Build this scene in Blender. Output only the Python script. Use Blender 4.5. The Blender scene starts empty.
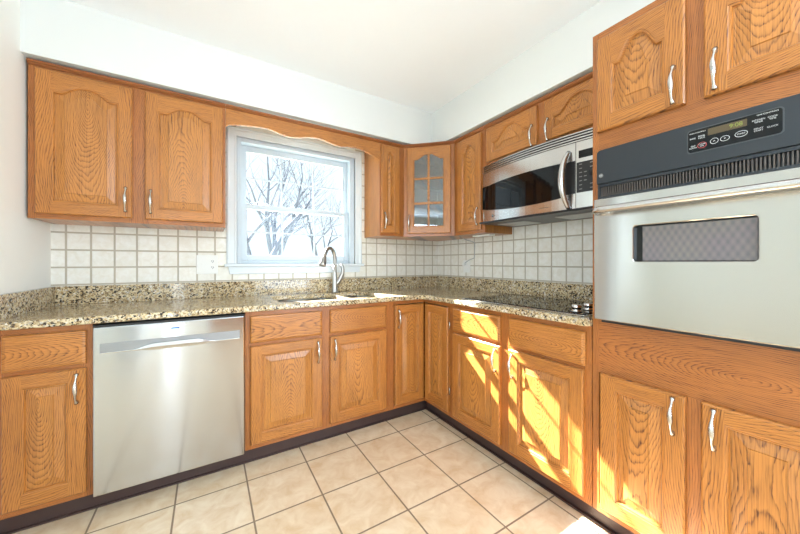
import bpy, math, random
from mathutils import Vector, Matrix
random.seed(7)
PI = math.pi
C = bpy.context.scene.collection

# ------------------------------------------------------------------ camera
cam_d = bpy.data.cameras.new('camera'); cam = bpy.data.objects.new('camera', cam_d); C.objects.link(cam)
cam.location = (-2.0148, -2.549, 1.1559)
cam.rotation_euler = (PI/2 - 0.0005, 0, -0.5489)
cam_d.sensor_width = 36; cam_d.lens = 313.46/800*36; cam_d.shift_y = -4.28/800; cam_d.clip_start = .02; cam_d.clip_end = 200
bpy.context.scene.camera = cam

# ------------------------------------------------------------------ world, sun, daylight, exposure
SUN_E, SKY_E, REAR_E, SIDE_E, DOME_E, EXPO = 80.0, 1.30, 54.0, 128.0, 27.0, 0.14
w = bpy.data.worlds.new('sky'); bpy.context.scene.world = w; w.use_nodes = True
nt = w.node_tree; bg = nt.nodes['Background']
bg.inputs[0].default_value = (.80, .91, 1.0, 1); bg.inputs[1].default_value = SKY_E
sd = bpy.data.lights.new('sun', 'SUN'); sd.energy = SUN_E; sd.angle = .009; sd.color = (1, .97, .99)
so = bpy.data.objects.new('sun', sd); C.objects.link(so); so.location = (-3, 6, 5)
so.rotation_euler = Vector((.355, -1, -.80)).to_track_quat('-Z', 'Y').to_euler()
def area(name, loc, d, sx, sy, e, col):
    l = bpy.data.lights.new(name, 'AREA'); l.shape = 'RECTANGLE'; l.size = sx; l.size_y = sy; l.energy = e; l.color = col
    o = bpy.data.objects.new(name, l); C.objects.link(o); o.location = loc
    o.rotation_euler = Vector(d).to_track_quat('-Z', 'Y').to_euler(); return o
area('rear_fill_light', (-.54, -4.78, 1.25), (0, 1, 0), .98, 1.9, REAR_E, (.68, .835, 1))  # unseen soft fill at the rear wall, added to brighten the kitchen
area('right_fill_light', (-.03, -3.75, 1.5), (-1, .35, 0), .95, 1.15, 48.0, (.68, .835, 1))  # added fill out of view, there to lift the left wall
area('rear_sidelight_daylight', (-2.51, -4.78, 1.15), (0, 1, 0), .09, 2.0, 9.0, (.76, .88, 1))
area('side_room_fill', (-5.9, -3.55, 1.35), (1, .25, 0), 2.2, 1.8, SIDE_E, (.68, .835, 1))  # broad fill lamp added in the side room, lights the kitchen from the left
area('side_window_daylight', (-4.85, -.06, 1.45), (0, -1, 0), .5, 1.5, 15.0, (.68, .835, 1))
vs = bpy.context.scene.view_settings
vs.view_transform = 'Standard'; vs.look = 'None'; vs.gamma = 1; vs.exposure = EXPO; vs.use_curve_mapping = False
cy = bpy.context.scene.cycles
cy.max_bounces = 9; cy.diffuse_bounces = 5; cy.glossy_bounces = 5; cy.transparent_max_bounces = 12
cy.sample_clamp_indirect = 6; cy.use_denoising = True

# ------------------------------------------------------------------ materials
def srgb(r, g, b):
    f = lambda c: (c/255/12.92) if c/255 <= .04045 else ((c/255+.055)/1.055)**2.4
    return (f(r), f(g), f(b), 1)
class NT:
    def __init__(s, name):
        s.m = bpy.data.materials.new(name); s.m.use_nodes = True; s.t = s.m.node_tree; s.p = s.t.nodes['Principled BSDF']
    def n(s, typ, **k):
        x = s.t.nodes.new(typ)
        for a, b in k.items(): setattr(x, a, b)
        return x
    def l(s, a, b): s.t.links.new(a, b)
    def put(s, v, inp):
        if isinstance(v, (int, float)): inp.default_value = v
        elif isinstance(v, tuple): inp.default_value = v
        else: s.l(v, inp)
    def math(s, op, a, b=0.0, c=0.0):
        x = s.n('ShaderNodeMath', operation=op)
        s.put(a, x.inputs[0]); s.put(b, x.inputs[1]); s.put(c, x.inputs[2]); return x.outputs[0]
    def comb(s, a, b, c):
        x = s.n('ShaderNodeCombineXYZ'); s.put(a, x.inputs[0]); s.put(b, x.inputs[1]); s.put(c, x.inputs[2]); return x.outputs[0]
    def noise(s, vec, scale, detail=2, rough=.5, dist=0):
        x = s.n('ShaderNodeTexNoise'); s.put(vec, x.inputs['Vector']); x.inputs['Scale'].default_value = scale
        x.inputs['Detail'].default_value = detail; x.inputs['Roughness'].default_value = rough; x.inputs['Distortion'].default_value = dist
        return x.outputs[0]
    def ramp(s, fac, stops, interp='LINEAR'):
        x = s.n('ShaderNodeValToRGB'); x.color_ramp.interpolation = interp; s.put(fac, x.inputs[0])
        e = x.color_ramp.elements
        while len(e) < len(stops): e.new(.5)
        for q, (p, c) in zip(e, stops): q.position = p; q.color = c if len(c) == 4 else (*c, 1)
        return x.outputs[0]
    def mix(s, fac, a, b, typ='MIX'):
        x = s.n('ShaderNodeMix', data_type='RGBA', blend_type=typ); s.put(fac, x.inputs[0]); s.put(a, x.inputs[6]); s.put(b, x.inputs[7]); return x.outputs[2]
    def bump(s, h, strength, dist):
        x = s.n('ShaderNodeBump'); s.put(h, x.inputs['Height']); x.inputs['Strength'].default_value = strength; x.inputs['Distance'].default_value = dist
        s.l(x.outputs[0], s.p.inputs['Normal'])
    def set(s, **k):
        names = dict(col='Base Color', rough='Roughness', metal='Metallic', spec='Specular IOR Level', coat='Coat Weight', coatr='Coat Roughness', aniso='Anisotropic')
        for a, b in k.items(): s.put(b, s.p.inputs[names[a]])
        return s.m
def plain(name, col, rough=.5, metal=0, spec=.5, nz=0.0, coat=0):
    t = NT(name); pos = t.n('ShaderNodeNewGeometry').outputs['Position']
    n = t.noise(pos, 9, 3)
    c = t.mix(n, tuple(x*(1-nz) for x in col[:3])+(1,), tuple(min(1, x*(1+nz)) for x in col[:3])+(1,))
    return t.set(col=c, rough=rough, metal=metal, spec=spec, coat=coat, coatr=.1)

def oak(name, light, dark, strength):
    t = NT(name)
    oc = t.n('ShaderNodeTexCoord').outputs['Object']; sep = t.n('ShaderNodeSeparateXYZ'); t.l(oc, sep.inputs[0])
    at = t.n('ShaderNodeAttribute', attribute_name='grain'); ga = t.n('ShaderNodeSeparateXYZ'); t.l(at.outputs['Vector'], ga.inputs[0])
    gd, sdv, cen = ga.outputs
    sn = t.n('ShaderNodeSeparateXYZ'); t.l(t.n('ShaderNodeTexCoord').outputs['Normal'], sn.inputs[0])
    sel = t.math('GREATER_THAN', t.math('ABSOLUTE', sn.outputs[0]), .9)
    xy = t.math('ADD', t.math('MULTIPLY', sep.outputs[0], t.math('SUBTRACT', 1.0, sel)), t.math('MULTIPLY', sep.outputs[1], sel))
    rnd = t.n('ShaderNodeObjectInfo').outputs['Random']
    seed = t.math('ADD', t.math('MULTIPLY', rnd, 31.7), t.math('MULTIPLY', sdv, 3.17))
    inv = t.math('SUBTRACT', 1.0, gd)
    a = t.math('ADD', t.math('MULTIPLY', xy, inv), t.math('MULTIPLY', sep.outputs[2], gd))
    l = t.math('ADD', t.math('MULTIPLY', xy, gd), t.math('MULTIPLY', sep.outputs[2], inv))
    ac = t.math('SUBTRACT', a, cen)
    # slow wander of the log's heart along the board
    w1 = t.noise(t.comb(t.math('MULTIPLY', ac, 2.0), t.math('MULTIPLY', l, 1.6), seed), 1.0, 2)
    w2 = t.noise(t.comb(t.math('MULTIPLY', ac, 14), t.math('MULTIPLY', l, 4.0), seed), 1.0, 2)
    w3 = t.noise(t.comb(seed, t.math('MULTIPLY', l, 2.2), 3.3), 1.0, 1)
    ax = t.math('ADD', ac, t.math('MULTIPLY', t.math('SUBTRACT', w3, .5), .06))
    dep = t.math('ADD', t.math('MULTIPLY', t.math('SINE', t.math('ADD', t.math('MULTIPLY', l, 2.7), seed)), .105), .0)
    r = t.math('SQRT', t.math('ADD', t.math('MULTIPLY', ax, ax), t.math('MULTIPLY', dep, dep)))
    r = t.math('ADD', r, t.math('MULTIPLY', t.math('SUBTRACT', w1, .5), .05))
    r = t.math('ADD', r, t.math('MULTIPLY', t.math('SUBTRACT', w2, .5), .016))
    w4 = t.noise(t.comb(t.math('MULTIPLY', ac, 70), t.math('MULTIPLY', l, 14.0), seed), 1.0, 2, .6)
    r = t.math('ADD', r, t.math('MULTIPLY', t.math('SUBTRACT', w4, .5), .006))
    ph = t.math('FRACT', t.math('MULTIPLY', r, 185.0))
    ring = t.ramp(ph, [(0, (0, 0, 0)), (.42, (.08, .08, .08)), (.68, (.35, .35, .35)), (.86, (1, 1, 1)), (1.0, (.05, .05, .05))])
    pore = t.noise(t.comb(t.math('MULTIPLY', a, 620), t.math('MULTIPLY', l, 9), seed), 1.0, 2, .6)
    pm = t.ramp(pore, [(.46, (0, 0, 0)), (.66, (1, 1, 1))])
    broad = t.noise(t.comb(t.math('MULTIPLY', a, 7), t.math('MULTIPLY', l, 1.5), seed), 1.0, 2)
    f = t.math('MULTIPLY', t.math('MULTIPLY', ring, strength), t.math('ADD', .45, t.math('MULTIPLY', pm, .75)))
    f = t.math('ADD', t.math('ADD', f, t.math('MULTIPLY', pm, .30)), .08)
    f = t.math('ADD', f, t.math('MULTIPLY', t.math('SUBTRACT', broad, .5), .45))
    x = t.n('ShaderNodeClamp'); t.l(f, x.inputs[0])
    c = t.mix(x.outputs[0], light, dark)
    t.bump(t.math('MULTIPLY', x.outputs[0], -1.0), .25, .0008)
    return t.set(col=c, rough=.33, spec=.45, coat=.25, coatr=.18)

OAK = oak('honey_oak', srgb(195, 127, 58), srgb(84, 42, 15), .90)
OAKF = oak('darker_oak_frame', srgb(182, 112, 52), srgb(78, 38, 14), .85)
OAKP = oak('pale_oak_panel', srgb(198, 132, 63), srgb(84, 42, 15), .88)
OAKD = oak('oak_moulding', srgb(160, 94, 42), srgb(92, 46, 20), 1.0)
WHITE = plain('white_wall_paint', srgb(223, 225, 221), .75, nz=.01)
CEIL = plain('ceiling_paint', srgb(247, 251, 254), .85, nz=.008)
CREAM = plain('cream_wall_paint', srgb(243, 243, 236), .75, nz=.01)
TRIMW = plain('white_gloss_trim', srgb(220, 227, 229), .35, nz=.005)
VINYL = plain('white_window_vinyl', srgb(200, 212, 219), .3)
KICK = plain('dark_brown_vinyl_base', srgb(66, 48, 44), .45, nz=.08)
BLACK = plain('black_plastic', srgb(22, 22, 24), .35)
CHAR = plain('charcoal_enamel', srgb(36, 42, 47), .38, nz=.02)
BGLASS = plain('black_glass', srgb(10, 11, 12), .04, spec=.35)
NICKEL = plain('satin_nickel', (.56, .54, .50, 1), .26, 1)
FAUC = plain('brushed_nickel', (.44, .43, .41, 1), .36, 1)
CHROME = plain('chrome', (.80, .80, .80, 1), .10, 1)
PLATE = plain('white_plastic', srgb(238, 238, 232), .35)
GREYP = plain('grey_plastic', srgb(120, 120, 118), .4)
BARK = plain('grey_bark', srgb(88, 96, 110), .9, nz=.25)
LBL = plain('pale_print', srgb(205, 208, 206), .5)
LBLR = plain('red_print', srgb(200, 80, 80), .5)
GRND = plain('winter_lawn', srgb(150, 148, 130), .95, nz=.2)
def emit(name, col, e):
    t = NT(name); t.p.inputs['Emission Color'].default_value = col; t.p.inputs['Emission Strength'].default_value = e
    return t.set(col=(.02, .02, .02, 1), rough=.4)
LED = emit('green_display_digits', srgb(190, 210, 70), .55)
DISP = emit('amber_display_glass', srgb(140, 115, 40), .35)
OPAL = NT('opal_lamp_glass'); OPAL.p.inputs['Emission Color'].default_value = (.80, .88, 1, 1); OPAL.p.inputs['Emission Strength'].default_value = DOME_E
OPAL = OPAL.set(col=srgb(240, 238, 230), rough=.3)

def steel(name, base, rough, sx, sz, aniso):
    t = NT(name); oc = t.n('ShaderNodeTexCoord').outputs['Object']
    mp = t.n('ShaderNodeMapping'); mp.inputs['Scale'].default_value = (sx, 1, sz); t.l(oc, mp.inputs[0])
    n = t.noise(mp.outputs[0], 1.0, 3)
    tan = t.n('ShaderNodeTangent'); tan.direction_type = 'RADIAL'; tan.axis = 'Z'; t.l(tan.outputs[0], t.p.inputs['Tangent'])
    big = t.n('ShaderNodeTexNoise'); mp2 = t.n('ShaderNodeMapping'); mp2.inputs['Scale'].default_value = (4.5, 1, .7); t.l(oc, mp2.inputs[0])
    t.l(mp2.outputs[0], big.inputs['Vector']); big.inputs['Scale'].default_value = 1.0; big.inputs['Detail'].default_value = 0
    b1 = t.n('ShaderNodeBump'); b1.inputs['Strength'].default_value = .35; b1.inputs['Distance'].default_value = .012; t.l(big.outputs[0], b1.inputs['Height'])
    t.l(b1.outputs[0], t.p.inputs['Normal'])
    c = t.mix(n, tuple(x*.94 for x in base[:3])+(1,), base)
    return (t.put(.25, t.p.inputs['Anisotropic Rotation']), t.set(col=c, rough=rough, metal=1, aniso=aniso))[1]
STEEL = steel('brushed_stainless', (.56, .58, .61, 1), .16, 3, 900, .9)
STEELO = steel('warm_stainless', (.535, .52, .49, 1), .17, 3, 900, .9)
STEELH = steel('smooth_stainless', (.66, .65, .63, 1), .20, 3, 300, .2)
BAR = plain('satin_steel_bar', (.60, .60, .595, 1), .26, 1)
POCK = plain('grey_steel_recess', (.30, .31, .32, 1), .38, 1)
STEELD = steel('grey_stainless', (.50, .50, .49, 1), .34, 3, 600, .2)

def granite():
    t = NT('speckled_granite'); pos = t.n('ShaderNodeNewGeometry').outputs['Position']
    d = t.n('ShaderNodeTexNoise'); t.l(pos, d.inputs['Vector']); d.inputs['Scale'].default_value = 60
    va = t.n('ShaderNodeVectorMath', operation='MULTIPLY_ADD'); t.l(d.outputs[1], va.inputs[0]); va.inputs[1].default_value = (.012,)*3; t.l(pos, va.inputs[2])
    v = t.n('ShaderNodeTexVoronoi'); v.inputs['Scale'].default_value = 135; t.l(va.outputs[0], v.inputs['Vector'])
    s = t.n('ShaderNodeSeparateColor'); t.l(v.outputs['Color'], s.inputs[0])
    big = t.noise(pos, 22, 3, .6)
    k = t.math('ADD', s.outputs[0], t.math('MULTIPLY', t.math('SUBTRACT', big, .5), .9))
    c = t.ramp(k, [(0, srgb(50, 45, 40)), (.08, srgb(58, 52, 46)), (.13, srgb(128, 104, 74)), (.30, srgb(168, 142, 100)), (.42, srgb(205, 186, 145)),
                   (.62, srgb(216, 202, 170)), (.80, srgb(190, 164, 118)), (.90, srgb(150, 144, 132)), (1, srgb(224, 216, 198))], 'LINEAR')
    v2 = t.n('ShaderNodeTexVoronoi'); v2.inputs['Scale'].default_value = 300; t.l(va.outputs[0], v2.inputs['Vector'])
    s2 = t.n('ShaderNodeSeparateColor'); t.l(v2.outputs['Color'], s2.inputs[0])
    f = t.ramp(s2.outputs[1], [(.0, (1, 1, 1)), (.10, (1, 1, 1)), (.13, (0, 0, 0))])
    c = t.mix(t.math('MULTIPLY', f, .7), c, srgb(70, 58, 46))
    return t.set(col=c, rough=.10, spec=.5)
GRAN = granite()

def tiles(name, axes, off, wx, hy, mortar, base, base2, grout, rough, blot, blotscale, bumpd):
    t = NT(name); g = t.n('ShaderNodeNewGeometry'); sep = t.n('ShaderNodeSeparateXYZ'); t.l(g.outputs['Position'], sep.inputs[0])
    u = t.math('ADD', sep.outputs[axes[0]], off[0]); v = t.math('ADD', sep.outputs[axes[1]], off[1])
    b = t.n('ShaderNodeTexBrick', offset=0, offset_frequency=1, squash=1, squash_frequency=1)
    t.l(t.comb(u, v, 0.0), b.inputs['Vector']); b.inputs['Scale'].default_value = 1
    b.inputs['Brick Width'].default_value = wx; b.inputs['Row Height'].default_value = hy; b.inputs['Mortar Size'].default_value = mortar
    b.inputs['Mortar Smooth'].default_value = .25; b.inputs['Bias'].default_value = 0
    b.inputs['Color1'].default_value = base; b.inputs['Color2'].default_value = base2; b.inputs['Mortar'].default_value = grout
    n = t.noise(g.outputs['Position'], blotscale, 5, .62, .6)
    m = t.ramp(n, [(.35, (0, 0, 0)), (.68, (1, 1, 1))])
    notm = t.math('SUBTRACT', 1.0, b.outputs['Fac'])
    c = t.mix(t.math('MULTIPLY', t.math('MULTIPLY', m, .8), notm), b.outputs['Color'], blot)
    t.bump(t.math('ADD', t.math('MULTIPLY', b.outputs['Fac'], -1.0), t.math('MULTIPLY', n, .25)), .8, bumpd)
    r = t.math('ADD', rough, t.math('MULTIPLY', b.outputs['Fac'], .4))
    return t.set(col=c, rough=r, spec=.4)
WT = dict(wx=.1056, hy=.1010, mortar=.0055, base=srgb(245, 243, 235), base2=srgb(238, 236, 227), grout=srgb(190, 180, 160), rough=.32, blot=srgb(228, 222, 206), blotscale=26, bumpd=.002)
TILEB = tiles('back_wall_tile', (0, 2), (.813+20*.1056, -1.128+10*.1010), **WT)
TILER = tiles('right_wall_tile', (1, 2), (.107+30*.1045, -1.128+10*.1010), **{**WT, 'wx': .1045})
FLOORM = tiles('beige_floor_tile', (0, 1), (.596+40*.3110, .412+40*.3025), wx=.3110, hy=.3025, mortar=.0045, base=srgb(232, 215, 188), base2=srgb(226, 207, 177),
               grout=srgb(140, 120, 98), rough=.30, blot=srgb(208, 176, 134), blotscale=11, bumpd=.002)

def glass(name, tint=(.95, .98, .98, 1), refl=1.0):
    t = NT(name); nodes = t.t.nodes; nodes.remove(t.p)
    out = [n for n in nodes if n.type == 'OUTPUT_MATERIAL'][0]
    tr = t.n('ShaderNodeBsdfTransparent'); tr.inputs[0].default_value = tint
    gl = t.n('ShaderNodeBsdfGlossy'); gl.inputs['Roughness'].default_value = .01
    fr = t.n('ShaderNodeFresnel'); fr.inputs[0].default_value = 1.5
    mx = t.n('ShaderNodeMixShader'); t.l(t.math('MULTIPLY', fr.outputs[0], refl), mx.inputs[0]); t.l(tr.outputs[0], mx.inputs[1]); t.l(gl.outputs[0], mx.inputs[2])
    t.l(mx.outputs[0], out.inputs[0]); return t.m
GLASS = glass('window_glass', refl=.35); CGLASS = glass('cabinet_glass', (.72, .76, .76, 1), 4.0); OGLASS = glass('dark_oven_glass', (.45, .45, .45, 1), 4.0)
def ovenweave():
    t = NT('oven_window_mesh'); oc = t.n('ShaderNodeTexCoord').outputs['Object']
    outs = []
    for ang in (.5, -.5):
        mp = t.n('ShaderNodeMapping'); mp.inputs['Rotation'].default_value = (0, ang, 0); t.l(oc, mp.inputs[0])
        wv = t.n('ShaderNodeTexWave'); wv.inputs['Scale'].default_value = 17; t.l(mp.outputs[0], wv.inputs['Vector']); outs.append(wv.outputs[1])
    m = t.math('MULTIPLY', t.math('ADD', outs[0], outs[1]), .5)
    n = t.noise(oc, 7, 1)
    a = t.mix(n, srgb(122, 104, 122), srgb(126, 122, 104))
    return t.set(col=t.mix(m, a, srgb(100, 98, 100)), rough=.12, spec=.6)
WEAVE = ovenweave()

# ------------------------------------------------------------------ geometry helpers
RUN = {'B': (Vector((0, 0, 0)), 0.0), 'R': (Vector((0, 0, 0)), -PI/2), 'D': (Vector((-.608, -.305, 0)), -PI/4), 'L': (Vector((-2.775, 0, 0)), PI/2)}
BASE = {}
def rworld(run, p):
    o, a = RUN[run]; c, s = math.cos(a), math.sin(a)
    return Vector((o.x + p[0]*c - p[1]*s, o.y + p[0]*s + p[1]*c, p[2]))
def thing(name, label, cat, run='B', base=(0, 0, 0), group=None, kind=None):
    o = bpy.data.objects.new(name, None); C.objects.link(o); o.empty_display_size = .05
    o.location = rworld(run, base); o.rotation_euler = (0, 0, RUN[run][1]); BASE[o.name] = Vector(base)
    if kind: o['kind'] = kind
    else: o['label'] = label; o['category'] = cat
    if group: o['group'] = group
    return o
class MB:
    def __init__(s): s.v = []; s.f = []; s.g = []; s.mi = []; s.sm = []
    def face(s, idx, g=(0, 0, 0), mi=0, sm=False): s.f.append(tuple(idx)); s.g.append(g); s.mi.append(mi); s.sm.append(sm)
    def poly(s, pts, g=(0, 0, 0), mi=0):
        n = len(s.v); s.v += [tuple(p) for p in pts]; s.face(range(n, n+len(pts)), g, mi)
    def box(s, x0, x1, y0, y1, z0, z1, g=None, mi=0):
        if g is None:
            g = (1 if (x1-x0) > (z1-z0) and (x1-x0) > 0.03 else 0, random.random()*9, (x0+x1)/2)
            if g[0] == 1: g = (1, g[1], (z0+z1)/2)
        n = len(s.v)
        s.v += [(x0, y0, z0), (x1, y0, z0), (x1, y1, z0), (x0, y1, z0), (x0, y0, z1), (x1, y0, z1), (x1, y1, z1), (x0, y1, z1)]
        for q in ((0, 3, 2, 1), (4, 5, 6, 7), (0, 1, 5, 4), (1, 2, 6, 5), (2, 3, 7, 6), (3, 0, 4, 7)): s.face([n+i for i in q], g, mi)
        return s
    def prism(s, pts, lo, hi, ax='z', g=(0, 0, 0), mi=0):
        """pts: 2-D outline; ax z: (x,y) between z lo..hi; ax y: (x,z) between y lo..hi; ax x: (y,z)"""
        def P(p, h): return {'z': (p[0], p[1], h), 'y': (p[0], h, p[1]), 'x': (h, p[0], p[1])}[ax]
        n = len(s.v); k = len(pts); s.v += [P(p, lo) for p in pts] + [P(p, hi) for p in pts]
        s.face(range(n, n+k), g, mi); s.face(range(n+2*k-1, n+k-1, -1), g, mi)
        for i in range(k): j = (i+1) % k; s.face((n+i, n+j, n+k+j, n+k+i), g, mi)
        return s
    def tube(s, pts, rad, seg=14, cap=True, mi=0, flat=None):
        pts = [Vector(p) for p in pts]; n0 = len(s.v); k = len(pts)
        if not hasattr(rad, '__len__'): rad = [rad]*k
        t0 = (pts[1]-pts[0]).normalized(); up = Vector((0, 0, 1)) if abs(t0.z) < .9 else Vector((1, 0, 0))
        u = t0.cross(up).normalized()
        for i in range(k):
            t = (pts[min(i+1, k-1)]-pts[max(i-1, 0)]).normalized(); u = (u - t*u.dot(t)).normalized(); b = t.cross(u)
            for j in range(seg):
                a = 2*PI*j/seg; fl = flat if flat else 1
                s.v.append(tuple(pts[i] + (u*math.cos(a) + b*math.sin(a)*fl)*rad[i]))
        for i in range(k-1):
            for j in range(seg):
                q = (j+1) % seg; s.face((n0+i*seg+j, n0+i*seg+q, n0+(i+1)*seg+q, n0+(i+1)*seg+j), (0, 0, 0), mi, True)
        if cap:
            s.face([n0+j for j in range(seg)][::-1], (0, 0, 0), mi); s.face([n0+(k-1)*seg+j for j in range(seg)], (0, 0, 0), mi)
        return s
    def lathe(s, prof, c=(0, 0, 0), ax='z', seg=28, mi=0):
        pts = [(Vector(c) + {'z': Vector((0, 0, h)), 'y': Vector((0, h, 0)), 'x': Vector((h, 0, 0))}[ax]) for r, h in prof]
        n0 = len(s.v)
        for (r, h), p in zip(prof, pts):
            for j in range(seg):
                a = 2*PI*j/seg; cc, ss = r*math.cos(a), r*math.sin(a)
                s.v.append(tuple(p + {'z': Vector((cc, ss, 0)), 'y': Vector((cc, 0, ss)), 'x': Vector((0, cc, ss))}[ax]))
        for i in range(len(prof)-1):
            for j in range(seg):
                q = (j+1) % seg; s.face((n0+i*seg+j, n0+i*seg+q, n0+(i+1)*seg+q, n0+(i+1)*seg+j), (0, 0, 0), mi, True)
        s.face([n0+j for j in range(seg)][::-1], (0, 0, 0), mi); s.face([n0+(len(prof)-1)*seg+j for j in range(seg)], (0, 0, 0), mi)
        return s
    def build(s, name, mat, parent=None, bev=0, run='B', base=None, root=None, shade=None):
        root = root or parent
        while root is not None and root.name not in BASE and root.parent: root = root.parent
        if root is not None: b = BASE[root.name]
        else: b = Vector(base) if base else Vector((0, 0, 0))
        me = bpy.data.meshes.new(name)
        me.from_pydata([(x-b.x, y-b.y, z-b.z) for x, y, z in s.v], [], s.f)
        for m in (mat if isinstance(mat, (list, tuple)) else [mat]): me.materials.append(m)
        a = me.attributes.new('grain', 'FLOAT_VECTOR', 'FACE')
        # centre coordinate is stored in run space: shift it too
        for i, g in enumerate(s.g):
            c = g[2] - (b.z if g[0] else b.x); a.data[i].vector = (g[0], g[1], c)
        for i, p in enumerate(me.polygons): p.material_index = s.mi[i]; p.use_smooth = s.sm[i]
        import bmesh
        bm = bmesh.new(); bm.from_mesh(me); bmesh.ops.recalc_face_normals(bm, faces=bm.faces); bm.to_mesh(me); bm.free()
        o = bpy.data.objects.new(name, me); C.objects.link(o)
        if parent is not None: o.parent = parent
        else: o.location = rworld(run, b); o.rotation_euler = (0, 0, RUN[run][1])
        if bev:
            md = o.modifiers.new('bevel', 'BEVEL'); md.width = bev; md.segments = 2; md.limit_method = 'ANGLE'; md.angle_limit = .6; md.harden_normals = False
        return o
def tag(o, label, cat, group=None):
    o['label'] = label; o['category'] = cat
    if group: o['group'] = group
    return o
def struct(name, mb, mat, bev=0, **k):
    o = mb.build(name, mat, bev=bev, **k); o['kind'] = 'structure'; return o
def text(s, size, p, parent, mat, name='printed_text', align='CENTER', rotz=0):
    cu = bpy.data.curves.new(name, 'FONT'); cu.body = s; cu.size = size; cu.align_x = align; cu.align_y = 'CENTER'; cu.extrude = .0002
    cu.materials.append(mat); o = bpy.data.objects.new(name, cu); C.objects.link(o); o.parent = parent
    r = parent
    while r.name not in BASE: r = r.parent
    bpy.context.view_layer.update()
    me = bpy.data.meshes.new_from_object(o.evaluated_get(bpy.context.evaluated_depsgraph_get())); bpy.data.objects.remove(o); me.name = name
    o = bpy.data.objects.new(name, me); C.objects.link(o); o.parent = parent
    o.location = Vector(p) - BASE[r.name]; o.rotation_euler = (PI/2, 0, rotz); return o

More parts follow.
